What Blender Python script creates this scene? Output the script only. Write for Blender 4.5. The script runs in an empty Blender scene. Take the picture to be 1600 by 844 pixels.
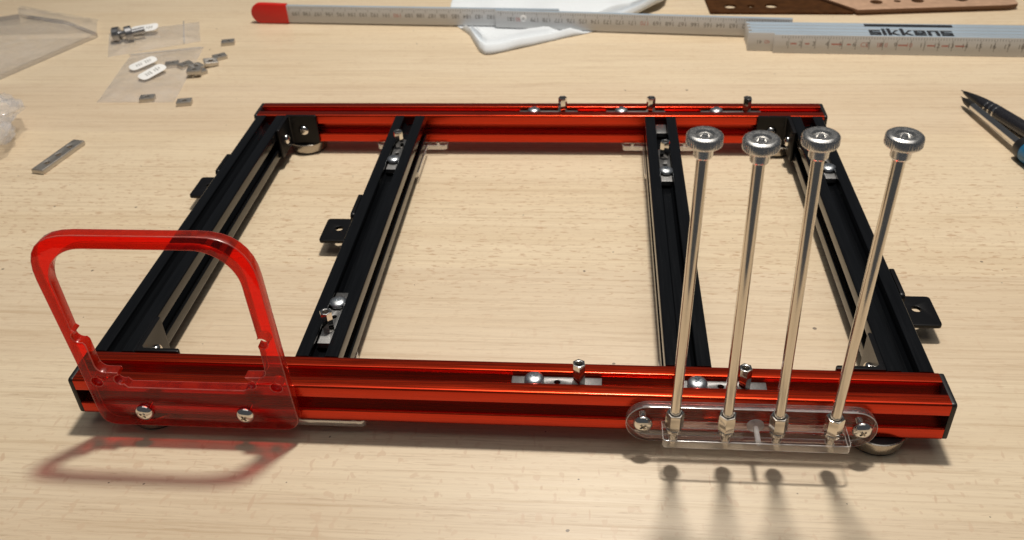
import bpy, bmesh, math, random
from mathutils import Vector, Matrix, noise
from math import sin, cos, pi, radians
random.seed(7)
scene = bpy.context.scene
S = 0.001
TZ = 8.0                                    # rail underside above the table, mm
def V(x, y, z): return Vector((x*S, y*S, (z+TZ)*S))

# ------------------------------------------------------------------ camera
cam_d = bpy.data.cameras.new("camera"); cam = bpy.data.objects.new("camera", cam_d)
scene.collection.objects.link(cam); scene.camera = cam
PITCH, YAW, ROLL, FPX = 0.615361, -0.107577, -0.045189, 1428.87
fwd = Vector((sin(YAW)*cos(PITCH), cos(YAW)*cos(PITCH), -sin(PITCH)))
rgt = Vector((cos(YAW), -sin(YAW), 0)); upv = rgt.cross(fwd)
r2 = cos(ROLL)*rgt + sin(ROLL)*upv; u2 = -sin(ROLL)*rgt + cos(ROLL)*upv; b2 = -fwd
m = Matrix((r2, u2, b2)).transposed().to_4x4(); m.translation = V(40.83, -283.75, 285.22)
cam.matrix_world = m
cam_d.sensor_width = 36; cam_d.lens = FPX/1600*36; cam_d.clip_start = 0.01; cam_d.clip_end = 50
cam_d.dof.use_dof = True; cam_d.dof.focus_distance = 0.405; cam_d.dof.aperture_fstop = 19.0

# ------------------------------------------------------------------ light
w = bpy.data.worlds.new("World"); scene.world = w; w.use_nodes = True
bg = w.node_tree.nodes["Background"]; bg.inputs[0].default_value = (0.88, 0.93, 1.0, 1); bg.inputs[1].default_value = 0.07
lamp_d = bpy.data.lights.new("ceiling_lamp", 'AREA'); lamp_d.energy = 18.6; lamp_d.color = (1.0, 0.93, 0.83)
lamp_d.shape = 'ELLIPSE'; lamp_d.size = 0.16; lamp_d.size_y = 0.10
lamp = bpy.data.objects.new("ceiling_lamp", lamp_d); lamp.location = V(105, 350, 1400); scene.collection.objects.link(lamp)
fill_d = bpy.data.lights.new("overhead_fill", 'AREA'); fill_d.shape = 'SQUARE'; fill_d.size = 2.2; fill_d.energy = 12; fill_d.color = (1.0, 0.96, 0.90)  # added soft fill overhead, standing in for light bounced off the ceiling
fill = bpy.data.objects.new("overhead_fill", fill_d); fill.location = V(100, 450, 2100); scene.collection.objects.link(fill)
scene.view_settings.view_transform = 'Standard'; scene.view_settings.look = 'None'
scene.view_settings.exposure = 0.0; scene.view_settings.gamma = 1.0
scene.render.engine = 'CYCLES'
scene.cycles.max_bounces = 16; scene.cycles.transparent_max_bounces = 24
scene.cycles.glossy_bounces = 6; scene.cycles.transmission_bounces = 10
scene.cycles.use_denoising = True
scene.cycles.caustics_reflective = True

# ------------------------------------------------------------------ materials
def new_mat(name):
    mt = bpy.data.materials.new(name); mt.use_nodes = True
    nt = mt.node_tree; nt.nodes.clear()
    out = nt.nodes.new("ShaderNodeOutputMaterial")
    return mt, nt, out
def N(nt, t, **kw):
    n = nt.nodes.new(t)
    for k, v in kw.items(): setattr(n, k, v)
    return n
def ramp(nt, fac, stops, interp='LINEAR'):
    r = N(nt, "ShaderNodeValToRGB"); r.color_ramp.interpolation = interp
    e = r.color_ramp.elements
    e[0].position, e[0].color = stops[0][0], stops[0][1]
    e[1].position, e[1].color = stops[-1][0], stops[-1][1]
    for p, c in stops[1:-1]:
        x = e.new(p); x.color = c
    nt.links.new(fac, r.inputs[0]); return r
def g(v): return (v, v, v, 1)
def principled(name, col, rough=0.5, metal=0.0, noise_scale=0, rough_var=0.0, col_var=0.0, bump=0.0, coat=0.0, spec=0.5, stretch=(1,1,1), coat_rough=0.04):
    mt, nt, out = new_mat(name)
    p = N(nt, "ShaderNodeBsdfPrincipled"); nt.links.new(p.outputs[0], out.inputs[0])
    p.inputs["Base Color"].default_value = (*col, 1); p.inputs["Roughness"].default_value = rough
    p.inputs["Metallic"].default_value = metal; p.inputs["Coat Weight"].default_value = coat
    p.inputs["Coat Roughness"].default_value = coat_rough; p.inputs["Specular IOR Level"].default_value = spec
    if noise_scale:
        tc = N(nt, "ShaderNodeTexCoord"); mp = N(nt, "ShaderNodeMapping"); mp.inputs["Scale"].default_value = stretch
        nt.links.new(tc.outputs["Object"], mp.inputs[0])
        nz = N(nt, "ShaderNodeTexNoise"); nz.inputs["Scale"].default_value = noise_scale; nz.inputs["Detail"].default_value = 4
        nt.links.new(mp.outputs[0], nz.inputs["Vector"])
        if rough_var:
            r = N(nt, "ShaderNodeMapRange"); r.inputs[1].default_value = 0.3; r.inputs[2].default_value = 0.7
            r.inputs[3].default_value = max(0.02, rough-rough_var); r.inputs[4].default_value = rough+rough_var
            nt.links.new(nz.outputs[0], r.inputs[0]); nt.links.new(r.outputs[0], p.inputs["Roughness"])
        if col_var:
            c0 = tuple(max(0, c*(1-col_var)) for c in col)+(1,); c1 = tuple(min(1, c*(1+col_var)) for c in col)+(1,)
            r = ramp(nt, nz.outputs[0], [(0.3, c0), (0.7, c1)]); nt.links.new(r.outputs[0], p.inputs["Base Color"])
        if bump:
            b = N(nt, "ShaderNodeBump"); b.inputs["Strength"].default_value = 0.4; b.inputs["Distance"].default_value = bump*S
            nt.links.new(nz.outputs[0], b.inputs["Height"]); nt.links.new(b.outputs[0], p.inputs["Normal"])
    return mt

def schlick(nt, f0=0.04):
    lw = N(nt, "ShaderNodeLayerWeight"); lw.inputs[0].default_value = 0.5
    pw = N(nt, "ShaderNodeMath", operation='POWER'); pw.inputs[1].default_value = 5
    nt.links.new(lw.outputs["Facing"], pw.inputs[0])
    ml = N(nt, "ShaderNodeMath", operation='MULTIPLY_ADD'); ml.inputs[1].default_value = 0.9; ml.inputs[2].default_value = f0
    nt.links.new(pw.outputs[0], ml.inputs[0]); return ml.outputs[0]
def plastic_clear(name, tint, haze_col, haze, rough=0.03, translucent=0.0, f0=0.04, wob=0.0, wob_scale=150, refr=0.0, tl_mix=0.5):
    """Transparent plastic: tinted straight transmission + Fresnel gloss + a little cloudiness."""
    mt, nt, out = new_mat(name)
    tr = N(nt, "ShaderNodeBsdfTransparent"); tr.inputs[0].default_value = (*tint, 1)
    gl = N(nt, "ShaderNodeBsdfGlossy"); gl.inputs["Roughness"].default_value = rough; gl.inputs[0].default_value = (1,1,1,1)
    df = N(nt, "ShaderNodeBsdfDiffuse"); df.inputs[0].default_value = (*haze_col, 1)
    tl = N(nt, "ShaderNodeBsdfTranslucent"); tl.inputs[0].default_value = (*haze_col, 1)
    mh = N(nt, "ShaderNodeMixShader"); mh.inputs[0].default_value = tl_mix
    nt.links.new(df.outputs[0], mh.inputs[1]); nt.links.new(tl.outputs[0], mh.inputs[2])
    base = tr.outputs[0]
    if refr:
        rf = N(nt, "ShaderNodeBsdfRefraction"); rf.inputs["IOR"].default_value = 1.35; rf.inputs["Roughness"].default_value = 0.05
        mr_ = N(nt, "ShaderNodeMixShader"); mr_.inputs[0].default_value = refr
        nt.links.new(tr.outputs[0], mr_.inputs[1]); nt.links.new(rf.outputs[0], mr_.inputs[2]); base = mr_.outputs[0]
    m1 = N(nt, "ShaderNodeMixShader")
    tc = N(nt, "ShaderNodeTexCoord"); nz = N(nt, "ShaderNodeTexNoise"); nz.inputs["Scale"].default_value = wob_scale
    nz.inputs["Detail"].default_value = 3
    nt.links.new(tc.outputs["Object"], nz.inputs["Vector"])
    mr = N(nt, "ShaderNodeMapRange"); mr.inputs[1].default_value = 0.3; mr.inputs[2].default_value = 0.7
    mr.inputs[3].default_value = haze*0.6; mr.inputs[4].default_value = min(1, haze*1.4)
    nt.links.new(nz.outputs[0], mr.inputs[0]); nt.links.new(mr.outputs[0], m1.inputs[0])
    nt.links.new(base, m1.inputs[1]); nt.links.new(mh.outputs[0], m1.inputs[2])
    m2 = N(nt, "ShaderNodeMixShader"); nt.links.new(schlick(nt, f0), m2.inputs[0])
    nt.links.new(m1.outputs[0], m2.inputs[1]); nt.links.new(gl.outputs[0], m2.inputs[2])
    if wob:
        b = N(nt, "ShaderNodeBump"); b.inputs["Strength"].default_value = 0.6; b.inputs["Distance"].default_value = wob*S
        nt.links.new(nz.outputs[0], b.inputs["Height"]); nt.links.new(b.outputs[0], gl.inputs["Normal"])
    nt.links.new(m2.outputs[0], out.inputs[0]); return mt

def wood_table():
    mt, nt, out = new_mat("beech_laminate")
    L = nt.links
    p = N(nt, "ShaderNodeBsdfPrincipled"); L.new(p.outputs[0], out.inputs[0])
    tc = N(nt, "ShaderNodeTexCoord")
    def tex(scale, sx, sy, detail=3, rough=0.5, off=(0,0,0), rot=0, dist=0.0):
        mp = N(nt, "ShaderNodeMapping"); mp.inputs["Scale"].default_value = (sx, sy, 1); mp.inputs["Location"].default_value = off
        mp.inputs["Rotation"].default_value = (0, 0, rot)
        L.new(tc.outputs["Object"], mp.inputs[0])
        nz = N(nt, "ShaderNodeTexNoise"); nz.inputs["Scale"].default_value = scale; nz.inputs["Detail"].default_value = detail
        nz.inputs["Roughness"].default_value = rough; nz.inputs["Distortion"].default_value = dist
        L.new(mp.outputs[0], nz.inputs["Vector"]); return nz.outputs[0]
    def mix(fac, a, b, mode='MIX', f=None):
        mx = N(nt, "ShaderNodeMix", data_type='RGBA', blend_type=mode)
        if fac is not None: L.new(fac, mx.inputs[0])
        else: mx.inputs[0].default_value = f
        for i, v in ((6, a), (7, b)):
            if isinstance(v, tuple): mx.inputs[i].default_value = v
            else: L.new(v, mx.inputs[i])
        return mx.outputs[2]
    # glued strips: a slightly different tone per strip of about 60 mm
    sx = N(nt, "ShaderNodeSeparateXYZ"); L.new(tc.outputs["Object"], sx.inputs[0])
    fl = N(nt, "ShaderNodeMath", operation='MULTIPLY_ADD'); fl.inputs[1].default_value = 1/0.083; fl.inputs[2].default_value = 0.43; L.new(sx.outputs[1], fl.inputs[0])
    ff = N(nt, "ShaderNodeMath", operation='FLOOR'); L.new(fl.outputs[0], ff.inputs[0])
    wn = N(nt, "ShaderNodeTexWhiteNoise", noise_dimensions='1D'); L.new(ff.outputs[0], wn.inputs["W"])
    strip = ramp(nt, wn.outputs[0], [(0, (0.675,0.545,0.392,1)), (0.5, (0.71,0.585,0.422,1)), (1, (0.72,0.588,0.415,1))]).outputs[0]
    broad = ramp(nt, tex(1, 3.0, 26, 4), [(0.30, (0.93,0.90,0.86,1)), (0.55, g(1.0)), (0.75, (1.03,1.03,1.02,1))]).outputs[0]
    c = mix(None, strip, broad, 'MULTIPLY', 0.9)
    # fine grain lines running along the table
    fine = ramp(nt, tex(1, 6, 360, 9, 0.78, (0,0,0), 0.006), [(0.36, (0.78,0.71,0.63,1)), (0.48, g(0.99)), (0.60, (1.07,1.08,1.08,1))]).outputs[0]
    c = mix(None, c, fine, 'MULTIPLY', 0.72)
    lines = ramp(nt, tex(1, 9, 330, 3, 0.55, (3,1,0), -0.004), [(0.0, g(0)), (0.482, g(0)), (0.50, g(1)), (0.508, g(0)), (1, g(0))]).outputs[0]
    lmask = ramp(nt, tex(1, 16, 60, 3, 0.5, (9,4,0)), [(0.35, g(0)), (0.60, g(0.6))]).outputs[0]
    lm = N(nt, "ShaderNodeMath", operation='MULTIPLY'); L.new(lines, lm.inputs[0]); L.new(lmask, lm.inputs[1])
    c = mix(lm.outputs[0], c, (0.42,0.29,0.18,1))
    # beech flecks: short dashes with the grain
    yn = N(nt, "ShaderNodeMath", operation='ADD'); yn.inputs[1].default_value = 0.2; L.new(sx.outputs[1], yn.inputs[0])
    # tangential staves carry short dashes, the near quarter-sawn stave carries broad ray flecks
    dash = ramp(nt, yn.outputs[0], [(0.0, g(0.25)), (0.28, g(0.25)), (0.33, g(1)), (0.44, g(1)), (0.47, g(0.35)), (1.0, g(0.25))]).outputs[0]
    blot = ramp(nt, yn.outputs[0], [(0.0, g(1)), (0.19, g(1)), (0.215, g(0.3)), (0.32, g(0.3)), (0.36, g(0.7)), (0.42, g(0.3)), (1.0, g(0.15))]).outputs[0]
    fm = dash
    def flecks(sxx, syy, t0, t1, off, rot, col, amount, mask=True):
        nonlocal c
        fk = ramp(nt, tex(1, sxx, syy, 1.5, 0.45, off, rot, 0.25), [(t0, g(0)), (t1, g(amount))]).outputs[0]
        if mask:
            mm = N(nt, "ShaderNodeMath", operation='MULTIPLY'); L.new(fk, mm.inputs[0]); L.new(fm, mm.inputs[1]); fk = mm.outputs[0]
        c = mix(fk, c, col)
    flecks(150, 640, 0.645, 0.675, (0,0,0), -0.10, (0.50,0.34,0.21,1), 0.85)
    flecks(110, 520, 0.655, 0.685, (5,2,0), 0.05, (0.52,0.36,0.23,1), 0.8)
    fm = blot
    flecks(230, 170, 0.635, 0.675, (2,9,0), 0.25, (0.61,0.45,0.305,1), 0.6)
    flecks(230, 70, 0.68, 0.72, (7,3,0), -0.45, (0.59,0.425,0.285,1), 0.75)
    sp = ramp(nt, tex(1, 260, 260, 0, 0.5, (11,5,0)), [(0.872, g(0)), (0.885, g(0.8))]).outputs[0]
    c = mix(sp, c, (0.10,0.075,0.06,1))
    L.new(c, p.inputs["Base Color"])
    rr = N(nt, "ShaderNodeMapRange"); rr.inputs[3].default_value = 0.36; rr.inputs[4].default_value = 0.52
    L.new(tex(1, 12, 500, 3), rr.inputs[0]); L.new(rr.outputs[0], p.inputs["Roughness"])
    p.inputs["Specular IOR Level"].default_value = 0.45
    b = N(nt, "ShaderNodeBump"); b.inputs["Strength"].default_value = 0.25; b.inputs["Distance"].default_value = 0.00008
    L.new(tex(1, 14, 700, 4), b.inputs["Height"]); L.new(b.outputs[0], p.inputs["Normal"])
    return mt

M = {}
M['wood'] = wood_table()
M['red'] = principled("red_anodised", (0.56, 0.033, 0.006), 0.26, 0.92, 900, 0.06, 0.12, 0.03, coat=0.22, stretch=(0.03,1,1), coat_rough=0.12)
M['black'] = principled("black_anodised", (0.0035, 0.004, 0.005), 0.20, 0.0, 700, 0.04, 0.15, 0, spec=0.42, stretch=(1,0.05,1))
M['black_paint'] = principled("black_powder_coat", (0.005, 0.005, 0.006), 0.33, 0.0, 2500, 0.05, 0, 0.02, spec=0.25)
M['black_plastic'] = principled("black_plastic", (0.008, 0.008, 0.009), 0.42, 0.0, 3000, 0.05, 0, 0.03)
M['rubber'] = principled("black_rubber", (0.012, 0.012, 0.012), 0.7)
M['chrome'] = principled("nickel_plate", (0.80, 0.77, 0.73), 0.11, 1.0, 900, 0.04)
M['rod'] = principled("nickel_rod", (0.76, 0.70, 0.62), 0.15, 1.0, 700, 0.05, stretch=(1,1,0.1))
M['zinc'] = principled("zinc_screw", (0.70, 0.73, 0.76), 0.30, 1.0, 1500, 0.06)
M['steel'] = principled("cast_steel", (0.25, 0.247, 0.245), 0.45, 1.0, 2600, 0.12, 0.22, 0.12)
M['nutsteel'] = principled("dull_steel", (0.56, 0.53, 0.49), 0.46, 1.0, 2000, 0.08, 0.15, 0.05)
M['darksteel'] = principled('dark_screw', (0.38,0.38,0.39), 0.33, 1.0)
M['knob'] = principled('knob_steel', (0.80,0.785,0.76), 0.25, 1.0, 1200, 0.05)
M['footsteel'] = principled('foot_rim', (0.44,0.40,0.35), 0.25, 1.0, 900, 0.05)
M['red_acrylic'] = plastic_clear("red_acrylic", (0.99, 0.095, 0.025), (0.90, 0.06, 0.012), 0.08, 0.04, f0=0.03)
M['red_edge'] = plastic_clear("red_acrylic_cut_edge", (0.58, 0.15, 0.035), (0.74, 0.040, 0.010), 0.36, 0.22, f0=0.05, wob=0.15, wob_scale=260)
M['red_bevel'] = plastic_clear('red_burr_highlight', (0.85,0.2,0.12), (0.86,0.26,0.22), 0.62, 0.3, f0=0.06)  # frosted cut edge, with its pinkish highlight put into the colour
M['clear_bevel'] = plastic_clear('clear_burr_highlight', (0.9,0.88,0.87), (0.92,0.90,0.88), 0.65, 0.15, f0=0.10)  # whitish edge highlight put into the bevel colour to outline the plates
M['clear'] = plastic_clear("clear_acrylic", (0.97, 0.965, 0.965), (0.75,0.73,0.74), 0.004, 0.02, f0=0.022)
M['clear_edge'] = plastic_clear("clear_acrylic_cut_edge", (0.80, 0.77, 0.76), (0.85,0.82,0.80), 0.10, 0.06, f0=0.20, wob=0.2, wob_scale=260, refr=0.45)
M['tee_edge'] = plastic_clear('clear_acrylic_lit_edge', (0.8,0.77,0.76), (0.92,0.89,0.86), 0.35, 0.12, f0=0.45, wob=0.6, wob_scale=120)  # extra gloss and pale haze imitate light piped through the acrylic
M['film'] = plastic_clear("plastic_film", (0.99,0.99,0.99), (0.97,0.96,0.97), 0.10, 0.08, f0=0.03, wob=1.2, wob_scale=90, tl_mix=0.12)
M['film2'] = plastic_clear("crumpled_film", (0.98,0.98,0.985), (0.95,0.94,0.95), 0.16, 0.10, f0=0.06, wob=0.6, wob_scale=110, tl_mix=0.15)
M['nylon'] = plastic_clear("nylon", (0.85,0.85,0.85), (0.85,0.85,0.86), 0.55, 0.25)
M['cloth'] = principled("white_cloth", (0.73, 0.77, 0.81), 0.85, 0, 500, 0, 0.02, 0.12)
M['rule'] = principled("ruler_plastic", (0.60, 0.60, 0.60), 0.45, 0.0, 300, 0.06, 0.05, 0, stretch=(0.05,1,1))
M['rule_edge'] = principled("ruler_edge", (0.36, 0.44, 0.52), 0.32, 0.0, 300, 0.06, 0.10, 0, stretch=(0.05,4,1), spec=0.8)
M['redcap'] = principled("red_plastic", (0.62, 0.012, 0.006), 0.38, 0, 900, 0.05, 0.05)
M['ink'] = principled("black_ink", (0.02, 0.021, 0.025), 0.5)
M['greyink'] = principled("grey_ink", (0.17, 0.16, 0.15), 0.6)
M['redink'] = principled("red_ink", (0.50, 0.20, 0.17), 0.6)
M['white'] = principled("white_paper", (0.84, 0.84, 0.83), 0.7)
M['mdf_shade'] = principled("painted_shade", (0.060, 0.024, 0.008), 0.9, 0, 120, 0, 0.25, spec=0.1)  # shade beside the pale board, put into a dark brown colour
M['mdf'] = principled("fibreboard", (0.46, 0.29, 0.19), 0.6, 0, 160, 0, 0.12)
M['mdf_edge'] = principled("laser_cut_edge", (0.16, 0.075, 0.035), 0.7)
M['penblack'] = principled("pen_black", (0.018, 0.018, 0.022), 0.25, 0, 600, 0.05)
M['blue'] = principled("blue_grip", (0.01, 0.12, 0.26), 0.4)
M['dark'] = principled("hole_dark", (0.03, 0.028, 0.026), 0.5, 0.6)

# ------------------------------------------------------------------ mesh helpers
def finish(me, smooth=True, angle=35):
    if smooth:
        for f in me.polygons: f.use_smooth = True
        me.set_sharp_from_angle(angle=radians(angle))
    return me
def bm_mesh(bm, name="m", smooth=True, angle=35):
    me = bpy.data.meshes.new(name)
    bmesh.ops.scale(bm, vec=(S,S,S), verts=bm.verts)
    bmesh.ops.recalc_face_normals(bm, faces=bm.faces)
    bm.to_mesh(me); bm.free(); return finish(me, smooth, angle)
def lathe(prof, seg=48, knurl=None, cap=True):
    """prof: list of (r, z[, knurled]); closed with caps."""
    bm = bmesh.new(); rings = []
    for pt in prof:
        r, z = pt[0], pt[1]; kn = len(pt) > 2 and pt[2]
        if r < 1e-6: rings.append([bm.verts.new((0,0,z))]); continue
        ring = []
        for i in range(seg):
            a = 2*pi*i/seg; rr = r
            if kn: rr = r*(1-0.055*(1 if (i % 4) < 2 else 0))
            ring.append(bm.verts.new((rr*cos(a), rr*sin(a), z)))
        rings.append(ring)
    for a, b in zip(rings, rings[1:]):
        for i in range(seg):
            j = (i+1) % seg
            if len(a) == 1 and len(b) == 1: continue
            if len(a) == 1: bm.faces.new((a[0], b[i], b[j]))
            elif len(b) == 1: bm.faces.new((a[i], a[j], b[0]))
            else: bm.faces.new((a[i], a[j], b[j], b[i]))
    if cap:
        if len(rings[0]) > 1: bm.faces.new(rings[0])
        if len(rings[-1]) > 1: bm.faces.new(rings[-1])
    return bm
def box_bm(x0,x1,y0,y1,z0,z1,bev=0.3,seg=2):
    bm = bmesh.new(); bmesh.ops.create_cube(bm, size=1)
    for v in bm.verts:
        v.co = Vector(((x0+x1)/2+v.co.x*(x1-x0), (y0+y1)/2+v.co.y*(y1-y0), (z0+z1)/2+v.co.z*(z1-z0)))
    if bev: bmesh.ops.bevel(bm, geom=list(bm.edges), offset=bev, segments=seg, affect='EDGES', profile=0.5)
    return bm
def round_poly(pts, seg=4):
    """pts: (x, y, radius); returns rounded closed polygon."""
    out = []; n = len(pts)
    for i in range(n):
        p = Vector(pts[i][:2]); r = pts[i][2]
        if r <= 0: out.append((p.x, p.y)); continue
        a = Vector(pts[i-1][:2]); b = Vector(pts[(i+1) % n][:2])
        da = (a-p).normalized(); db = (b-p).normalized()
        ang = da.angle(db); d = min(r/math.tan(ang/2), (a-p).length*0.49, (b-p).length*0.49)
        p0 = p+da*d; p1 = p+db*d
        for k in range(seg+1):
            t = k/seg
            q = (1-t)**2*p0 + 2*t*(1-t)*p + t*t*p1
            out.append((q.x, q.y))
    return out
def circle(cx, cy, r, n=20): return [(cx+r*cos(2*pi*i/n), cy+r*sin(2*pi*i/n)) for i in range(n)]
def plate(outlines, t, bevel=0.15, name="plate", three=False):
    """flat plate from 2-D outlines (first outer, others holes), thickness t, centred on z=0; slots: 0 faces, 1 edges"""
    cu = bpy.data.curves.new(name, 'CURVE'); cu.dimensions = '2D'; cu.fill_mode = 'BOTH'
    for ol in outlines:
        sp = cu.splines.new('POLY'); sp.points.add(len(ol)-1); sp.use_cyclic_u = True
        for i, (x, y) in enumerate(ol): sp.points[i].co = (x, y, 0, 1)
    cu.extrude = t/2-bevel; cu.bevel_depth = bevel; cu.bevel_resolution = 1; cu.offset = -bevel
    o = bpy.data.objects.new(name, cu); scene.collection.objects.link(o)
    dg = bpy.context.evaluated_depsgraph_get()
    me = bpy.data.meshes.new_from_object(o.evaluated_get(dg)); bpy.data.objects.remove(o); bpy.data.curves.remove(cu)
    for v in me.vertices: v.co *= S
    me.materials.clear()
    bm = bmesh.new(); bm.from_mesh(me); bmesh.ops.remove_doubles(bm, verts=bm.verts, dist=1e-6)
    bmesh.ops.recalc_face_normals(bm, faces=bm.faces)
    for f in bm.faces:
        nz_ = abs(f.normal.z); f.material_index = 0 if nz_ > 0.95 else (2 if (three and nz_ > 0.15) else 1)
    bm.to_mesh(me); bm.free()
    return finish(me, True, 40)
def text_mesh(body, size, bold=0.0, align='CENTER'):
    cu = bpy.data.curves.new("t", 'FONT'); cu.body = body; cu.size = size; cu.offset = bold; cu.align_x = align; cu.align_y = 'CENTER'; cu.resolution_u = 3
    o = bpy.data.objects.new("t", cu); scene.collection.objects.link(o)
    dg = bpy.context.evaluated_depsgraph_get()
    me = bpy.data.meshes.new_from_object(o.evaluated_get(dg)); bpy.data.objects.remove(o); bpy.data.curves.remove(cu)
    return me

ORG = {}
def tag(o, label=None, cat=None, group=None, kind=None):
    if label: o['label'] = label
    if cat: o['category'] = cat
    if group: o['group'] = group
    if kind: o['kind'] = kind
    return o
def thing(name, base, label, cat, group=None):
    o = bpy.data.objects.new(name, None); o.empty_display_size = 0.01; scene.collection.objects.link(o)
    o.location = V(*base); ORG[o] = V(*base); return tag(o, label, cat, group)
def obj(name, me, mats, parent=None, at=(0,0,0), rot=(0,0,0), local=False, matrix=None):
    """me is shared mesh data in metres around its own origin; at = place in the scene in mm"""
    o = bpy.data.objects.new(name, me); scene.collection.objects.link(o)
    if not isinstance(mats, (list, tuple)): mats = [mats]
    if len(me.materials) == 0:
        for mm in mats: me.materials.append(M[mm])
    loc = Vector(at)*S if local else V(*at)
    if parent is not None:
        o.parent = parent
        if not local: o.location = loc-ORG[parent]
        else: o.location = loc
    else: o.location = loc
    ORG[o] = loc if not local else None
    if matrix is not None:
        mm = matrix.to_4x4(); mm.translation = o.location; o.matrix_basis = mm
    else: o.rotation_euler = rot
    return o
def align_z(d, up=None):
    """rotation matrix whose z is d"""
    d = Vector(d).normalized(); return d.to_track_quat('Z', 'Y').to_matrix()

# ------------------------------------------------------------------ table
bm = box_bm(-1100, 1100, -135, 1150, -28, 0, 2, 2)
me = bm_mesh(bm, "table")
table = obj('table', me, 'wood', None, (0, 0, -8)); tag(table, 'pale beech laminate table top with fine grain and brown flecks', 'table', kind='structure')

# ------------------------------------------------------------------ extruded T-slot profile
def slot_outline():
    side = [(-10, 10, 1.2), (-3.6, 10, 0.7), (-3.6, 8.3, 0.15), (-5.7, 8.3, 0), (-5.7, 6.3, 0.3), (-2.2, 2.9, 0.3), (2.2, 2.9, 0.3), (5.7, 6.3, 0.3), (5.7, 8.3, 0), (3.6, 8.3, 0.15), (3.6, 10, 0.7)]
    pts = []
    for k in range(4):
        a = -k*pi/2
        for x, y, r in side: pts.append((x*cos(a)-y*sin(a), x*sin(a)+y*cos(a), r))
    return round_poly(pts, 4)
def profile_mesh(length, axis):
    ol = slot_outline(); bm = bmesh.new(); h = length/2
    def P(u, v, t): return (t, u, v) if axis == 'x' else (u, t, v)
    A = [bm.verts.new(P(u, v, -h)) for u, v in ol]; B = [bm.verts.new(P(u, v, h)) for u, v in ol]
    n = len(ol)
    for i in range(n):
        j = (i+1) % n; bm.faces.new((A[i], A[j], B[j], B[i]))
    bm.faces.new(A); bm.faces.new(B)
    return bm_mesh(bm, "profile", True, 30)

D = 264.9                                   # front face of the rear rail
frame = thing('test_bench_frame', (0, 142, -8), 'red and black aluminium bench frame with red handle and four upright chrome rods', 'bench frame')
rail_me = profile_mesh(374.4, 'x'); bar_me = profile_mesh(D-20.1, 'y')
cap_me = None
def cap_mesh():
    ol = round_poly([(-10,-10,1.6),(10,-10,1.6),(10,10,1.6),(-10,10,1.6)], 5)
    return plate([ol], 2.2, 0.45, "cap")
cap_me = cap_mesh()
rails = []
for y, lab in ((10, 'red front rail carrying the handle and the rod holder'), (D+10, 'red rear rail with three short posts on top')):
    r = obj('rail', rail_me, 'red', frame, (0, y, 10)); tag(r, lab); rails.append(r)
    for s in (-1, 1):
        obj('end_cap', cap_me, ['black_plastic', 'black_plastic'], r, (s*188.3, y, 10), (0, pi/2, 0))
for x in (-177, -82, 83, 176):
    obj('cross_bar', bar_me, 'black', frame, (x, (20+D)/2, 10))

# feet: rubber pad, bright rim, black top
foot_me = bm_mesh(lathe([(0,0),(12.3,0),(13.0,-0.4),(13.2,-1.2),(12.2,-6.4),(11.8,-6.6),(0,-6.6)], 64), "foot")
top_me = bm_mesh(lathe([(0,0.25),(12.2,0.25),(12.5,0.1),(12.5,-0.3),(0,-0.3)], 64), "foot_top")
pad_me = bm_mesh(lathe([(0,-6.6),(11.2,-6.6),(11.6,-6.9),(11.6,-7.8),(11.2,-8.0),(0,-8.0)], 64), "pad")
for x, y in ((-158, 10), (163, 9), (-157, D+8), (160, D+8)):
    f = obj('foot', foot_me, 'footsteel', frame, (x, y, -0.3))
    obj('foot_top', top_me, 'black_plastic', f, (x, y, -0.35)); obj('rubber_pad', pad_me, 'rubber', f, (x, y, 0))

# screws ----------------------------------------------------------------
def bool_cut(me, cut_list):
    o = bpy.data.objects.new("a", me); scene.collection.objects.link(o)
    cs = []
    for cm in cut_list:
        c = bpy.data.objects.new("b", cm); scene.collection.objects.link(c); cs.append(c)
        md = o.modifiers.new("b", 'BOOLEAN'); md.object = c; md.operation = 'DIFFERENCE'; md.solver = 'EXACT'
    dg = bpy.context.evaluated_depsgraph_get(); dg.update()
    res = bpy.data.meshes.new_from_object(o.evaluated_get(dg))
    for c in cs: bpy.data.objects.remove(c)
    bpy.data.objects.remove(o)
    return finish(res, True, 30)
def make_screw(mat, r=4.1, h=2.9, shank=6):
    prof = [(0,-shank),(1.45,-shank)]
    z = -shank+0.3
    while z < -0.5:
        prof += [(1.45, z), (1.25, z+0.25)]; z += 0.5
    prof += [(1.45,-0.01),(r*0.97,0),(r,0.4)]
    for k in range(1, 10):
        a = k/10*pi/2; prof.append((r*cos(a)**0.8, 0.4+(h-0.4)*sin(a)))
    prof.append((0, h))
    head = bm_mesh(lathe(prof, 48), "screw", True, 40)
    cuts = []
    for rot in (0, pi/2):
        b = box_bm(-r*0.50, r*0.50, -r*0.135, r*0.135, h-1.7, h+1.2, 0)
        for v in b.verts:
            if v.co.z < h: v.co.x *= 0.5; v.co.y *= 0.8
        bmesh.ops.rotate(b, cent=(0,0,0), matrix=Matrix.Rotation(rot, 3, 'Z'), verts=b.verts)
        cuts.append(bm_mesh(b, "cut", False))
    me = bool_cut(head, cuts); me.materials.clear(); me.materials.append(M[mat]); return me
screw_zinc = make_screw('zinc', 4.3, 2.5); screw_chrome = make_screw('chrome'); screw_small = make_screw('chrome', 3.4, 2.4, 4)

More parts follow.
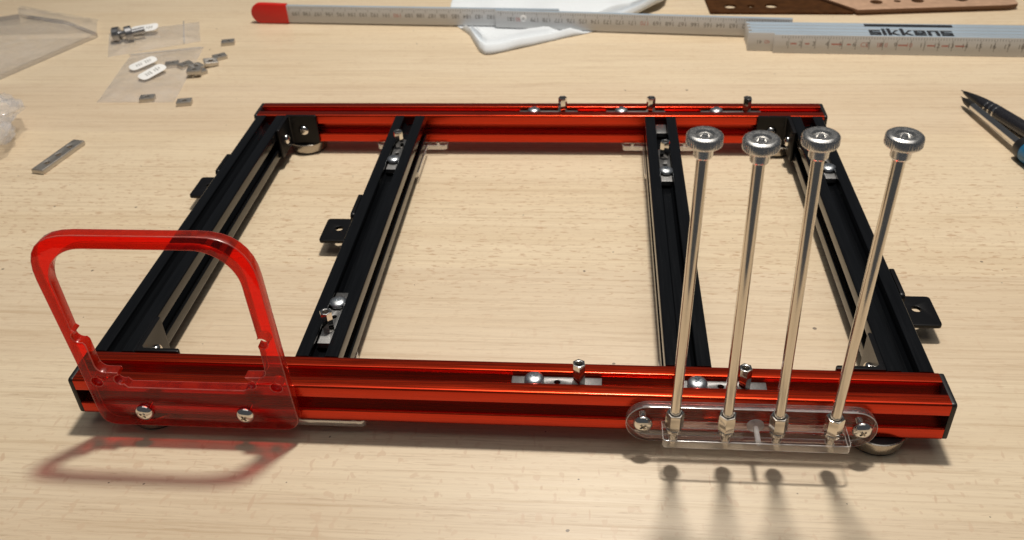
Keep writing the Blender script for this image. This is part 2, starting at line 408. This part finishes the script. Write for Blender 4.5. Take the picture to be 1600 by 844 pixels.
# slot plates with a screw, a tapped hole and a hex post -------------------
def slot_plate_mesh():
    ol = round_poly([(-19.5,-3.3,0.5),(19.5,-3.3,0.5),(19.5,3.3,0.5),(-19.5,3.3,0.5)], 3)
    return plate([ol, circle(0.3, 0, 1.35, 18)], 3.0, 0.25, "slot_plate")
plate_me = slot_plate_mesh()
hexo = [(2.9*cos(pi/6+i*pi/3), 2.9*sin(pi/6+i*pi/3)) for i in range(6)]
post_me = plate([hexo, circle(0, 0, 1.45, 18)], 11.0, 0.35, "post")
def slot_plate(x, y, along, first, flip=1, hide_post=False, rz=0.0):
    """x,y = centre; screw end first"""
    zt = 17.6
    rot = (0, 0, 0 if along == 'x' else pi/2)
    p = obj('slot_plate', plate_me, ['steel','steel'], frame, (x, y, zt-1.5), rot)
    def at(d): return (x+d*flip, y) if along == 'x' else (x, y+d*flip)
    def loc(d): return (d*flip, 0)
    sx, sy = loc(-9.6); obj('screw', screw_zinc, 'zinc', p, (sx, sy, 2.4), (radians(random.uniform(-4,4)), 0, random.uniform(0,3)), local=True)
    hx, hy = loc(9.6); obj('hex_post', post_me, ['chrome','chrome'], p, (hx, hy, 1.5+5.5), (0, 0, random.uniform(0,1)), local=True)
    return p
for cx in (9.7, 67.6, 129.6): slot_plate(cx, D+10, 'x', 0)
for cx in (26.2, 95.6): slot_plate(cx, 10, 'x', 0)
slot_plate(-82, 51.3, 'y', 0, -1); slot_plate(-82, 215.5, 'y', 0, 1); slot_plate(83, 203.7, 'y', 0, 1); slot_plate(177, 208.5, 'y', 0, 1)
o = obj('slot_plate', bm_mesh(box_bm(-3.3,3.3,-6,6,-1.5,1.5,0.4), "sn"), 'steel', frame, (83, 251.5, 16.1))

# corner brackets ----------------------------------------------------------
def bracket_mesh(ax, ay, t=2.2, h=20):
    """L in plan: arm along +x (ax) and along +y (ay), height h"""
    bm = bmesh.new()
    out = round_poly([(0,0,0.3),(ax,0,0.8),(ax,t,0.8),(t,t,1.2),(t,ay,0.8),(0,ay,0.8)], 4)
    A = [bm.verts.new((u, v, 0)) for u, v in out]; B = [bm.verts.new((u, v, h)) for u, v in out]
    for i in range(len(out)):
        j = (i+1) % len(out); bm.faces.new((A[i], A[j], B[j], B[i]))
    fa = bm.faces.new(A); fb = bm.faces.new(B)
    bm.edges.ensure_lookup_table()
    es = [e for e in bm.edges if any(f in (fa, fb) for f in e.link_faces)]
    bmesh.ops.bevel(bm, geom=es, offset=0.45, segments=2, affect='EDGES', profile=0.5)
    return bm
def corner(x, y, sx, sy, ax=21, ay=24):
    bm = bracket_mesh(ax, ay)
    bmesh.ops.scale(bm, vec=(sx, sy, 1), verts=bm.verts)
    b = obj('corner_bracket', bm_mesh(bm, "bracket"), 'black_paint', frame, (x, y, 0.4))
    obj('screw', screw_small, 'chrome', b, (x+sx*11.5, y+sy*2.2, 10), (0,0,0), matrix=align_z((0, sy, 0.05)))
    obj('screw', screw_small, 'chrome', b, (x+sx*2.2, y+sy*13, 9), (0,0,0), matrix=align_z((sx, 0, 0.05)))
e = 0.08
corner(-167+e, D-e, 1, -1); corner(166-e, D-e, -1, -1); corner(-167+e, 20+e, 1, 1, 20.5, 25); corner(166-e, 20+e, -1, 1, 20.5, 25)

# side brackets with a flat tab ------------------------------------------------
def side_bracket(x, y, sx):
    """x = bar's outer face, y = front end of the tab; upright strip against the bar + tab at the bottom"""
    up = round_poly([(0,0.5,0.6),(23.5,0.5,0.6),(23.5,19.6,2.5),(0,19.6,2.5)], 4)
    m1 = plate([up], 2.2, 0.3, "upright")
    R = Matrix(((0,0,1),(1,0,0),(0,1,0)))          # plate x -> scene y, plate y -> scene z
    b = obj('side_bracket', m1, ['black_paint','black_paint'], frame, (x+sx*1.2, y, 0), matrix=R)
    tb = round_poly([(0,0,0.5),(21.5,0,2.2),(21.5,23.5,2.2),(0,23.5,0.5)], 4)
    if sx < 0: tb = [(-u, v) for u, v in tb][::-1]
    m2 = plate([tb, circle(sx*12.5, 13, 2.3, 20)], 2.0, 0.3, "tab")
    obj('tab', m2, ['black_paint','black_paint'], b, (0.0, 0, 0), local=True, matrix=R.inverted())
    b.children[0].location = R.inverted() @ (Vector((sx*0.4, 0, 1.0))*S)
side_bracket(186.1, 74.5, 1); side_bracket(-187.1, 188.5, -1); side_bracket(-92.1, 140.5, -1)

# clear T brackets under the joints -----------------------------------------------
def tee(x, y, sy):
    # seated 0.2 mm below the rail
    pts = [(-24,0,3),(24,0,3),(24,sy*9.5,3),(10.5,sy*9.5,1.0),(10.5,sy*48,3),(-10.5,sy*48,3),(-10.5,sy*9.5,1.0),(-24,sy*9.5,3)]
    if sy < 0: pts = pts[::-1]
    me = plate([round_poly(pts, 5), circle(-17, sy*5, 1.6, 14), circle(17, sy*5, 1.6, 14)], 3.4, 0.25, "tee", True)
    t = obj('clear_bracket', me, ['clear','tee_edge','clear_bevel'], frame, (x, y, -1.95))
for x in (-82, 83):
    tee(x, 0.3, 1); tee(x, D+6, -1)

# ------------------------------------------------------------------ red acrylic handle
def arc(cx, cy, r, a0, a1, n):
    return [(cx+r*cos(radians(a0+(a1-a0)*i/n)), cy+r*sin(radians(a0+(a1-a0)*i/n))) for i in range(n+1)]
hp = []
hp = round_poly([(-176.4,-1.6,8),(-85.6,-1.6,8),(-86.9,25,0),(-89.4,99.8,21),(-181.8,99.8,21),(-178.0,35,0)], 8)
def rp(pts, seg=6): return round_poly(pts, seg)
# inner opening, from bottom left round; bites are arcs
inner = [(-158.6,21.2)] + [(-107.2,21.2)]
def bite(cx, cy, r, a0, a1, n=10): return arc(cx, cy, r, a0, a1, n)
inner += bite(-103.6, 24.7, 2.5, -120, 95)            # lower right bite
inner += [(-105.2,28.6)] + arc(-99.0, 32.2, 3.4, -90, 0, 6)
inner += [(-95.6,44.6)] + bite(-93.9, 47.6, 2.6, -140, 135)
inner += [(-95.2,50.8)] + [(-96.0,72)]
inner += arc(-113.5, 76.0, 17.4, 0, 90, 12)
inner += [(-156,93.4)]
inner += arc(-157.0, 75.6, 17.8, 95, 178, 12)
inner += [(-174.4,52.6)]
inner += bite(-172.6, 48.6, 2.8, 100, 290)
inner += [(-170.6,44.6),(-170.3,36)] + arc(-166.6, 33.0, 3.6, 180, 270, 6)
inner += [(-161.2,29.4)] + bite(-161.3, 25.3, 2.5, 85, 300)
seen = []
for p in inner:
    if not seen or (Vector(p)-Vector(seen[-1])).length > 0.25: seen.append(p)
inner = seen
hm = plate([hp, inner, circle(-172.0, 23.8, 2.5, 24), circle(-92.3, 23.4, 2.5, 24)], 5.0, 0.42, "handle", True)
Rf = Matrix(((1,0,0),(0,0,-1),(0,1,0)))               # plate y -> scene z, plate z -> scene -y
handle = obj('handle', hm, ['red_acrylic','red_edge','red_bevel'], frame, (0, -2.6, 0), matrix=Rf)
tag(handle, 'translucent red acrylic carry handle on the front rail')
for x, z in ((-154.8, 7.2), (-109.0, 7.4)):
    obj('screw', screw_chrome, 'chrome', handle, (x, z, 2.6), (0,0,random.uniform(0.5,1.0)), local=True)

# ------------------------------------------------------------------ clear rod holder
st = []
st += arc(65.6, 8.0, 9.8, 90, 270, 18) + arc(149.2, 8.0, 9.8, -90, 90, 18)
hold_me = plate([st, ], 4.0, 0.35, "holder", True)
holder = obj('rod_holder', hold_me, ['clear','clear_edge','clear_bevel'], frame, (0, -2.1, 0), matrix=Rf)
tag(holder, 'clear acrylic plate with rounded ends holding the rods')
sh = round_poly([(70.6,-16,2.2),(145.8,-16,2.2),(145.8,-4.3,0.4),(70.6,-4.3,0.4)], 5)
RODX = [(75.3, 76.8, -10.0), (96.6, 94.6, -13.0), (117.2, 113.9, -10.0), (138.8, 140.2, -10.0)]
shelf_me = plate([sh]+[circle(x, -10, 1.7, 16) for x, _, _ in RODX], 4.0, 0.32, "shelf", True)
Rfi = Rf.inverted()
sf = obj('shelf', shelf_me, ['clear','clear_edge','clear_bevel'], holder, (0, 8.6, -2.1), local=True, matrix=Rfi)
for x in (63.0, 152.4):
    obj('screw', screw_chrome, 'chrome', holder, (x, 9.0, 2.1), (0,0,random.uniform(0.2,1.0)), local=True)
ny = bm_mesh(lathe([(0,-1.2),(3.6,-1.2),(3.6,-0.8),(2.8,-0.2),(1.1,-0.1),(1.1,9.0),(0,9.0)], 28), "nylon")
obj('nylon_screw', ny, 'nylon', holder, (109.3, 9.4, 3.4), local=True)

rod_me = bm_mesh(lathe([(0,-6),(1.5,-6),(1.5,9),(2.1,9.2),(2.1,127.3),(0,127.3)], 40), "rod")
nut_out = [(3.75*cos(i*pi/3), 3.75*sin(i*pi/3)) for i in range(6)]
nut_me = plate([nut_out, circle(0, 0, 2.2, 20)], 8.2, 0.5, "nut")
col_me = bm_mesh(lathe([(2.0,0),(3.0,0),(3.25,0.3),(3.25,1.8),(3.0,2.1),(2.0,2.1)], 36, cap=False), "collar")
knob_me = bm_mesh(lathe([(2.1,0),(2.9,0.25),(3.25,0.8),(3.3,2.0),(3.3,4.4),(3.5,4.7),(5.5,4.8),(6.0,5.2,True),(6.1,5.5,True),(6.1,8.0,True),(5.95,8.3,True),(5.8,8.5),(5.15,8.95),(4.7,9.05),(3.1,8.9),(2.7,8.5),(2.5,8.0),(1.6,7.9),(1.3,8.2),(0.9,8.7),(0,8.8)], 160), "knob", True, 30)
for k, (x0, x1, yh) in enumerate(RODX):
    d = Vector((x1-x0, yh+10.0, 135.5))
    mt = align_z(d)
    rd = obj('rod', rod_me, 'rod', frame, (x0, -10.0, 10.7), matrix=mt)
    obj('collar', col_me, 'chrome', rd, (0, 0, 0.1), local=True)
    obj('hex_nut', nut_me, ['rod','rod'], rd, (0, 0, 6.3), (0, 0, [0.5, 0.85, 0.45, 0.15][k]), local=True)
    obj('knob', knob_me, 'knob', rd, (0, 0, 127.2), (0,0,k*0.4), local=True)

# ------------------------------------------------------------------ folding ruler
ruler = thing('folding_ruler', (240, 450, -8), 'grey folding ruler half unfolded with a red end cap across the back of the table', 'ruler')
def seg_mesh(length, h=15.6, t=3.3):
    bm = box_bm(0, length, 0, t, 0, h, 0.5)
    me = bm_mesh(bm, "segment")
    me.materials.append(M['rule']); me.materials.append(M['rule_edge'])
    for f in me.polygons: f.material_index = 1 if f.normal.z > 0.6 else 0
    return me
seg_me = seg_mesh(252)
def print_numbers(items, flip, size=4.6):
    """items: (x mm along the segment, z mm, string, red)"""
    bm = bmesh.new(); idx = []
    for x, z, s, red in items:
        t = text_mesh(s, size, 0.0)
        b2_ = bmesh.new(); b2_.from_mesh(t); bpy.data.meshes.remove(t)
        for f in b2_.faces: f.material_index = 1 if red else 0
        for v in b2_.verts:
            px, py = v.co.x, v.co.y
            if flip: px, py = -px, -py
            v.co = Vector((x+px, -0.06, z+py))
        t2 = bpy.data.meshes.new("t2"); b2_.to_mesh(t2); b2_.free(); bm.from_mesh(t2); bpy.data.meshes.remove(t2)
    return bm
def add_ticks(bm, x0, n, step, z0, z1, mat=0):
    for i in range(n):
        x = x0+i*step
        vs = [bm.verts.new((x-0.18, -0.06, z0)), bm.verts.new((x+0.18, -0.06, z0)), bm.verts.new((x+0.18, -0.06, z1)), bm.verts.new((x-0.18, -0.06, z1))]
        f = bm.faces.new(vs); f.material_index = mat
def rect(bm, x0, x1, z0, z1, mat=0):
    f = bm.faces.new([bm.verts.new((x0,-0.06,z0)), bm.verts.new((x1,-0.06,z0)), bm.verts.new((x1,-0.06,z1)), bm.verts.new((x0,-0.06,z1))]); f.material_index = mat
def seg(x0, y0, slope, z, me, prints=None):
    a = math.atan(slope)
    s = obj('segment', me, ['rule','rule_edge'], ruler, (x0, y0, z), (0, 0, a))
    if prints is not None:
        pm = bm_mesh(prints, "print", False)
        obj('print', pm, ['greyink','redink'], s, (0,0,0), local=True)
    return s
# block of folded segments
for k in range(8):
    x0 = 183.6 if k == 0 else (163.6 if k == 1 else (164.2 if k % 2 else 166.5))
    pr = None
    if k == 0:
        pr = print_numbers([(11.5+10.45*i-1.2, 8.2, str(i+1), (i+1) % 10 == 0) for i in range(20)], False, 5.2)
        add_ticks(pr, 11.5, 22, 10.45, 4.0, 12.6); add_ticks(pr, 6.3, 110, 2.09, 12.6, 14.6)
        for a_, b_ in ((13,18),(24.5,28),(45,53),(57,60),(96,103),(118,124),(129,134),(139,146)): rect(pr, a_, b_, 7.6, 8.8, 1)
        t = print_numbers([(70.5, 8.0, "CE", True), (82, 8.0, "III", True), (87, 8.0, "II", True)], False, 5.4)
        tm = bpy.data.meshes.new("x"); t.to_mesh(tm); t.free(); pr.from_mesh(tm); bpy.data.meshes.remove(tm)
    if k == 1:
        pr = print_numbers([(9, 8, "41", False), (15.5, 8, "40", True)], True, 4.4)
    seg(x0, 439.6+k*3.56-0.057*(x0-183.6), -0.057, -8+[0,0.1,0.35,0.05,0.3,0.0,0.25,0.1][k], seg_me, pr)
# the two unfolded segments
prA = print_numbers([(130.5-(170-n)*0-(n-170)*10.6, 8.4, str(n), n % 10 == 0) for n in range(161, 182) if n not in (180,)]+[(22.0, 8.4, "180", True)], True, 5.2)
add_ticks(prA, 5, 24, 10.6, 11.0, 14.6); add_ticks(prA, 3, 116, 2.12, 13.0, 14.6)
sA = seg(-48, 496.0, -0.106, -6.4, seg_me, prA)
rv = bm_mesh(lathe([(0,0),(3.0,0),(3.0,0.35),(2.6,0.6),(0,0.6)], 28), "rivet")
r_ = obj('rivet', rv, 'white', sA, (25.0, -0.02, 9.2), (pi/2, 0, 0), local=True)
t4 = bm_mesh(print_numbers([(25.0, 9.2, "4", False)], False, 3.6), "four", False)
obj('print', t4, ['greyink','redink'], sA, (0, -0.6, 0), local=True)
prB = print_numbers([(11.0+(199-n)*10.62, 8.4, str(n), n % 10 == 0) for n in range(182, 200)], True, 5.2)
add_ticks(prB, 5, 23, 10.62, 11.0, 14.6); add_ticks(prB, 5, 114, 2.124, 13.0, 14.6)
sB = seg(-243.5, 513.0, -0.068, -6.4, seg_me, prB)
capo = [(4,-0.9)]+[(-18,-1.1)]+arc(-21.5, 8.0, 9.1, 268, 92, 20)+[(-18,17.1),(4,16.5)]
redcap_me = plate([capo], 5.6, 0.9, "redcap")
obj('end_cap', redcap_me, ['redcap','redcap'], sB, (-1.2, 1.7, 0), local=True, matrix=Rf)
# printed name on the top edges: square stroke letters
def strokes_to_mesh(letters, w_=8.2, gap=1.55, h=11.5, t=2.3):
    bm = bmesh.new(); x = 0
    def R_(x0, x1, y0, y1, z):
        vs = [bm.verts.new((a, b, z)) for a, b in ((x0,y0),(x1,y0),(x1,y1),(x0,y1))]; bm.faces.new(vs)
    def Q(pts, z): bm.faces.new([bm.verts.new((a, b, z)) for a, b in pts])
    for ch in letters:
        z0 = 0.0
        if ch == 's':
            m_ = h/2
            R_(x, x+w_, 0, t, z0); R_(x, x+w_, h-t, h, z0); R_(x, x+w_, m_-t/2, m_+t/2, z0+0.01)
            R_(x, x+t, m_+t/2, h-t, z0+0.02); R_(x+w_-t, x+w_, t, m_-t/2, z0+0.02); x += w_+gap
        elif ch == 'i':
            R_(x, x+t, 0, h, z0); R_(x, x+t, h+1.2, h+3.2, z0); x += t+gap
        elif ch == 'k':
            R_(x, x+t, 0, h+4, z0)
            Q([(x+t,h*0.42),(x+w_-2.6,h),(x+w_+0.4,h),(x+t,h*0.42-0.1+1.2-2.6)], z0+0.01)
            Q([(x+t+0.6,h*0.55),(x+t+0.2,h*0.28),(x+w_-2.2,0),(x+w_+0.8,0)], z0+0.02); x += w_+gap
        elif ch == 'e':
            m_ = h/2
            R_(x, x+t, 0, h, z0); R_(x+t, x+w_, 0, t, z0+0.01); R_(x+t, x+w_, h-t, h, z0+0.01); R_(x+t, x+w_, m_-t/2, m_+t/2, z0+0.01); R_(x+w_-t, x+w_, m_+t/2, h-t, z0+0.02); x += w_+gap
        elif ch == 'n':
            R_(x, x+t, 0, h, z0); R_(x+t, x+w_, h-t, h, z0+0.01); R_(x+w_-t, x+w_, 0, h-t, z0+0.02); x += w_+gap
    return bm
bm = strokes_to_mesh("sikkens", 8.8, 1.3, 10.4, 2.7)
vs = [bm.verts.new(p) for p in ((-1.5,18.6,0),(66.5,18.6,0),(66.5,23.6,0),(-1.5,23.6,0))]; bm.faces.new(vs)
tm = bm_mesh(bm, "name", False)
for f in tm.polygons:
    pass
obj('printed_name', tm, 'ink', ruler, (257.5, 437.0, 8.02), (0, 0, math.atan(-0.057)))

# ------------------------------------------------------------------ white cloth
def lerp_poly(pts, t):
    L_ = [0]
    for a, b in zip(pts, pts[1:]): L_.append(L_[-1]+(Vector(b)-Vector(a)).length)
    d = t*L_[-1]
    for i in range(len(pts)-1):
        if d <= L_[i+1]+1e-9:
            f = (d-L_[i])/(L_[i+1]-L_[i]); return Vector(pts[i]).lerp(Vector(pts[i+1]), f)
    return Vector(pts[-1])
F = [(-92,512),(-82,501),(-70,482),(-57,444),(-52,437),(-45,438),(-13,457),(12,473),(34,485),(97,540),(103,552)]
Bk = [(-95,560),(-70,590),(-40,640),(20,650),(70,640),(100,600),(106,570)]
def yr(x): return 496.0-0.106*(x+48)
bm = bmesh.new(); NU, NV = 110, 90; grid = []
for i in range(NU+1):
    u = i/NU; a = lerp_poly(F, u); b = lerp_poly(Bk, u); row = []
    for j in range(NV+1):
        v = j/NV; p = a.lerp(b, v)
        n1 = noise.noise((p.x*0.02, p.y*0.02, 3.0)); n2 = noise.noise((p.x*0.05+7, p.y*0.05, 1.0))
        z = 2.2+1.8*n1+1.0*n2
        # folds that follow the front hem
        z += 4.5*math.exp(-((v-0.03)/0.016)**2)+5.5*math.exp(-((v-0.115)/0.022)**2)*(0.35+u*(1-u)*3)+3.0*math.exp(-((v-0.20+0.10*u)/0.02)**2)
        z += 1.4*sin(p.x*0.13+p.y*0.05)*min(1, v*4)
        z *= min(1, v/0.012+0.25)
        dr = p.y-yr(p.x)                                # pressed flat under the ruler
        press = max(0, min(1, 1.5-abs(dr-2)/6))
        z = z*(1-press)+0.7*press
        if dr > 8: z += 10*min(1, (dr-8)/50)*(0.6+0.5*n1)
        row.append(bm.verts.new((p.x, p.y, max(0.35, z))))
    grid.append(row)
for i in range(NU):
    for j in range(NV): bm.faces.new((grid[i][j], grid[i+1][j], grid[i+1][j+1], grid[i][j+1]))
me = bm_mesh(bm, "cloth", True, 80)
cl = obj('white_cloth', me, 'cloth', None, (0,0,-8)); tag(cl, 'crumpled white cloth lying under the folding ruler', 'cloth')
sm = cl.modifiers.new("thick", 'SOLIDIFY'); sm.thickness = 0.0003; sm.offset = -1

# ------------------------------------------------------------------ perforated board and the painted shade beside it
def board(name, outer, holes, t, mats, z, label, cat, rot=None):
    me = plate([outer]+holes, t, 0.1, name)
    o = obj(name, me, mats, None, (0,0,z), rot or (0,0,0)); tag(o, label, cat); return o
board('perforated_sheet', round_poly([(137,640,2),(142,529.5,2),(267,525.5,2),(262,640,2)],4), [circle(161.2,545,5.6), circle(179.6,544.6,3.4), circle(197.8,545.4,5.6)], 2.2, ['mdf_shade','mdf_shade'], -6.9, 'dark brown sheet painted as shade, with three round holes, behind the ruler', 'board')  # flat sheet added to draw the shade left of the pale board
board('perforated_sheet', round_poly([(234,570,1.5),(269,523.5,1.5),(398,533,1),(408,536,3),(415,640,2),(234,640,2)],4),
      [circle(289,543.5,5.4), circle(307.5,545.2,3.0), circle(325.3,546,5.4), circle(363.5,549,5.6), circle(382.6,551.4,3.2), circle(400.3,552.4,5.4)], 3.0, ['mdf','mdf_edge'], -4.2, 'pale brown board with laser cut holes at the far right', 'board')

# ------------------------------------------------------------------ pen and screwdriver
def pen_like(name, tip, end, label, cat):
    o = thing(name, tip, label, cat)
    d = (Vector(end)-Vector(tip)); o.rotation_mode = 'QUATERNION'; o.rotation_quaternion = d.to_track_quat('Z','Y'); return o
pen = pen_like('pen', (305.0,356.5,-3.4), (334.5,271.0,-3.0), 'black ballpoint pen with three silver rings beside the screwdriver', 'pen')
obj('point', bm_mesh(lathe([(0,0),(0.35,0),(0.6,1.2),(1.0,3.6),(1.0,4),(0,4)],24),"pp"), 'chrome', pen, local=True)
obj('cone', bm_mesh(lathe([(0,3.5),(1.1,3.5),(1.9,8),(3.0,15),(3.7,21),(0,21)],32),"pc"), 'black_plastic', pen, local=True)
obj('barrel', bm_mesh(lathe([(0,21),(3.75,21),(4.2,27),(4.6,36),(4.8,60),(4.8,135),(4,140),(0,140)],36),"pb"), 'penblack', pen, local=True)
for z in (29.0, 33.6, 38.2):
    r0 = 4.2+(z-27)/9*0.4 if z < 36 else 4.65
    obj('ring', bm_mesh(lathe([(r0-0.5,z),(r0+0.12,z+0.2),(r0+0.2,z+0.8),(r0+0.12,z+1.5),(r0-0.5,z+1.7)],36,cap=False),"pr"), 'chrome', pen, local=True)
sd = pen_like('screwdriver', (300.6,340.6,-2.2), (313.5,265.5,-0.6), 'screwdriver with silver shaft, dark tip and blue handle at the right edge', 'screwdriver')
obj('tip', bm_mesh(lathe([(0,0),(0.5,0),(1.1,1.6),(2.3,6),(2.6,15),(0,15)],28),"st"), 'dark', sd, local=True)
obj('shaft', bm_mesh(lathe([(0,14.9),(2.62,14.9),(2.75,15.4),(2.75,80),(0,80)],36),"ss"), 'chrome', sd, local=True)
obj('collar', bm_mesh(lathe([(0,76),(5.2,76),(6.6,77.2),(7.2,80),(7.2,84.5),(0,84.5)],40),"sc"), 'black_plastic', sd, local=True)
obj('grip', bm_mesh(lathe([(0,84.5),(7.0,84.5),(7.3,86),(6.6,96),(7.4,115),(7.4,160),(6,168),(0,169)],40),"sg"), 'blue', sd, local=True)

# ------------------------------------------------------------------ loose steel nuts
sn = plate([round_poly([(-5.6,-4.0,0.5),(5.6,-4.0,0.5),(5.6,4.0,0.5),(-5.6,4.0,0.5)],3), circle(0,0,1.7,18)], 3.4, 0.35, "slot_nut")
NUTS = [(-281.5,464,0.25,0,'steel slot nut lying alone, farthest back of the scattered nuts'),
        (-277.5,431,0.65,0,'steel slot nut lying right of the small heap, farthest from the bags'),
        (-279.5,416,0.55,0.8,'steel slot nut leaning on the small heap near the bags'),
        (-288.5,406.5,1.1,0.5,'steel slot nut in the middle of the small heap by the bag edge'),
        (-285.5,394.5,0.2,3.0,'steel slot nut on top at the front of the small heap'),
        (-306.5,348.5,0.20,0,'steel slot nut on the front edge of the bag with two paper labels'),
        (-274.0,341.5,0.20,0,'steel slot nut lying alone, nearest to the bench frame'),
        (-313.0,415,0.3,0,'steel slot nut inside the flat bag, beside the paper labels'),
        (-301.0,414,0.9,0,'steel slot nut inside the flat bag, near its right edge'),
        (-283.5,399.0,0.8,-0.3,'steel slot nut lying underneath at the front of the small heap')]
for x, y, rz, dz, lab in NUTS:
    tilt = (radians(12) if 0.3 < dz < 2 else 0)
    o = obj('slot_nut', sn, ['nutsteel','nutsteel'], None, (x, y, -8+1.75+max(0,dz)+(0.9 if tilt else 0)), (tilt, tilt*0.6, rz))
    tag(o, lab, 'nut', 'loose steel slot nuts')
# long nut with three holes
ang = math.atan2(276.3-233.4, -331.0+339.3)
ln = plate([round_poly([(-22.5,-4.6,0.4),(22.5,-4.6,0.4),(22.5,4.6,0.4),(-22.5,4.6,0.4)],3), circle(-12,0,1.9,18), circle(0,0,1.9,18), circle(12,0,1.9,18)], 3.4, 0.6, "long_nut")
o = obj('long_slot_nut', ln, ['nutsteel','nutsteel'], None, (-330.5, 253.3, -6.25), (0, 0, ang)); tag(o, 'long steel slot nut with three tapped holes beside the plastic bag', 'nut')

# ------------------------------------------------------------------ plastic bags
def film_sheet(corners, z, amp, n=36, fold=0.0, seed=0, pinch=1.0):
    """bilinear quad a,b,c,d with gentle waves, two plies"""
    a, b, c_, d = [Vector(p) for p in corners]; bm = bmesh.new()
    for ply in (0, 1):
        gr = []
        for i in range(n+1):
            row = []
            for j in range(n+1):
                u, v = i/n, j/n; p = a*(1-u)*(1-v)+b*u*(1-v)+c_*u*v+d*(1-u)*v
                ed = min(1, 6*min(u, 1-u, v, 1-v)+0.05)
                h = 0.25+ply*(z*ed)+amp*(noise.noise((p.x*0.03, p.y*0.03, seed))+0.6*noise.noise((p.x*0.08, p.y*0.08, seed+4)))*(0.5+0.5*ply)
                row.append(bm.verts.new((p.x, p.y, max(0.15+0.2*ply, h))))
            gr.append(row)
        for i in range(n):
            for j in range(n): bm.faces.new((gr[i][j], gr[i+1][j], gr[i+1][j+1], gr[i][j+1]))
    return bm
def zip_bag(corners, z, amp, label, seed, labels, zipline):
    cx = sum(p[0] for p in corners)/4; cy = sum(p[1] for p in corners)/4
    t = thing('zip_bag', (cx, cy, -8), label, 'plastic bag', 'small zip bags')
    me = bm_mesh(film_sheet(corners, z, amp, 36, 0, seed), "film", True, 80)
    obj('film', me, 'film', t, (0,0,-8))
    a, b = [Vector((*p, 0)) for p in zipline]; d = b-a
    bm = box_bm(0, d.length, -0.5, 0.5, 0, 0.7, 0.2)
    obj('zip_strip', bm_mesh(bm, "zip"), 'nylon', t, (a.x, a.y, -8+z*0.3+0.5), (0,0,math.atan2(d.y, d.x)))
    for (x, y, L_, W_, rz, tilt) in labels:
        pm = plate([round_poly([(-L_/2,-W_/2,5),(L_/2,-W_/2,5),(L_/2,W_/2,5),(-L_/2,W_/2,5)],6)], 0.3, 0.05, "label")
        lb = obj('paper_label', pm, ['white','white'], t, (x, y, -8+z+2.6), (tilt, -0.10, rz))
        bm = bmesh.new()
        for k in range(7):
            xx = -L_*0.26+k*L_*0.085; hh = W_*(0.12+0.12*random.random())
            if k == 3: continue
            f = [bm.verts.new((xx+dx, dy, 0.2)) for dx, dy in ((0,-hh),(L_*0.03,-hh),(L_*0.05,hh),(L_*0.02,hh))]; bm.faces.new(f)
        obj('pen_marks', bm_mesh(bm, "marks", False), 'greyink', lb, (0,0,0), local=True)
    return t
zip_bag([(-379,435),(-309,470),(-328.5,519),(-403,490)], 3.0, 1.2, 'small clear zip bag with dark screws and one paper label', 2, [(-368,489,26,11,0.15,0.25)], [(-321.5,464),(-342.5,517)])
zip_bag([(-346,343.5),(-284,344.5),(-301,457.5),(-360,440)], 1.6, 0.9, 'flat clear zip bag with two white paper labels', 5, [(-336.5,412,24,10,0.85,0.18),(-321,394,25,10.5,1.05,0.18)], [(-361,438),(-302,454)])
ts = bm_mesh(lathe([(0,0),(5.8,0),(6.6,0.6),(6.6,5.6),(6.0,6.2),(2.8,6.4),(2.8,17),(0,17)], 40), "thumb")
for x, y, rz, lab in ((-388,470,0.2,'dark thumb screw in the small zip bag, nearer its left end'), (-377.5,471.5,0.5,'dark thumb screw in the small zip bag, beside its paper label')):
    o = obj('thumb_screw', ts, 'darksteel', None, (x, y, -8+6.7), (pi/2*0.96, 0, rz+pi/2)); tag(o, lab, 'screw', 'thumb screws in the bag')

# crumpled bag at the left edge
def crumple(cx, cy, rx, ry, rz, seed, sub=5):
    bm = bmesh.new(); bmesh.ops.create_icosphere(bm, subdivisions=sub, radius=1)
    for v in bm.verts:
        d = v.co.copy().normalized()
        c0 = noise.noise(d*1.7+Vector((seed,0,0))); c1 = abs(noise.noise(d*3.1+Vector((0,seed,0)))); c2 = abs(noise.noise(d*7+Vector((0,0,seed))))
        k = 0.95+0.30*c0-0.40*c1-0.05*c2
        v.co = Vector((d.x*rx*k, d.y*ry*k, max(-rz+0.3, d.z*rz*k)))
    return bm
bagL = obj('crumpled_bag', bm_mesh(crumple(0,0,40,52,17,11), "crumple", True, 28), 'film2', None, (-407, 274, -8+17.2), (0, 0, 0.25))
tag(bagL, 'crumpled clear plastic bag at the left edge of the table', 'plastic bag')

# clear sheet at the far left: a slab with its peeled protective film
slab = plate([round_poly([(-455,377,2),(-409.5,482.5,2),(-455,515,2),(-512,534,2),(-640,470,2),(-640,380,2)],4)], 4.0, 0.3, "slab")
t = thing('clear_sheet', (-500, 450, -8), 'clear plastic sheet with loose film at the far left corner', 'plastic sheet')
obj('slab', slab, ['film','clear_edge'], t, (0,0,-5.9))
bm = bmesh.new(); n = 26; gr = []
q4 = [Vector((-513,533)), Vector((-411,484)), Vector((-431,527)), Vector((-532,568))]
for i in range(n+1):
    row = []
    for j in range(n+1):
        u, v = i/n, j/n; p = q4[0]*(1-u)*(1-v)+q4[1]*u*(1-v)+q4[2]*u*v+q4[3]*(1-u)*v
        h = 4.2*(1-v)+1.5*sin(v*pi)+1.2*noise.noise((p.x*0.05,p.y*0.05,2))
        row.append(bm.verts.new((p.x, p.y, max(0.3, h))))
    gr.append(row)
for i in range(n):
    for j in range(n): bm.faces.new((gr[i][j], gr[i+1][j], gr[i+1][j+1], gr[i][j+1]))
obj('loose_film', bm_mesh(bm, "lf", True, 80), 'film', t, (0,0,-8))
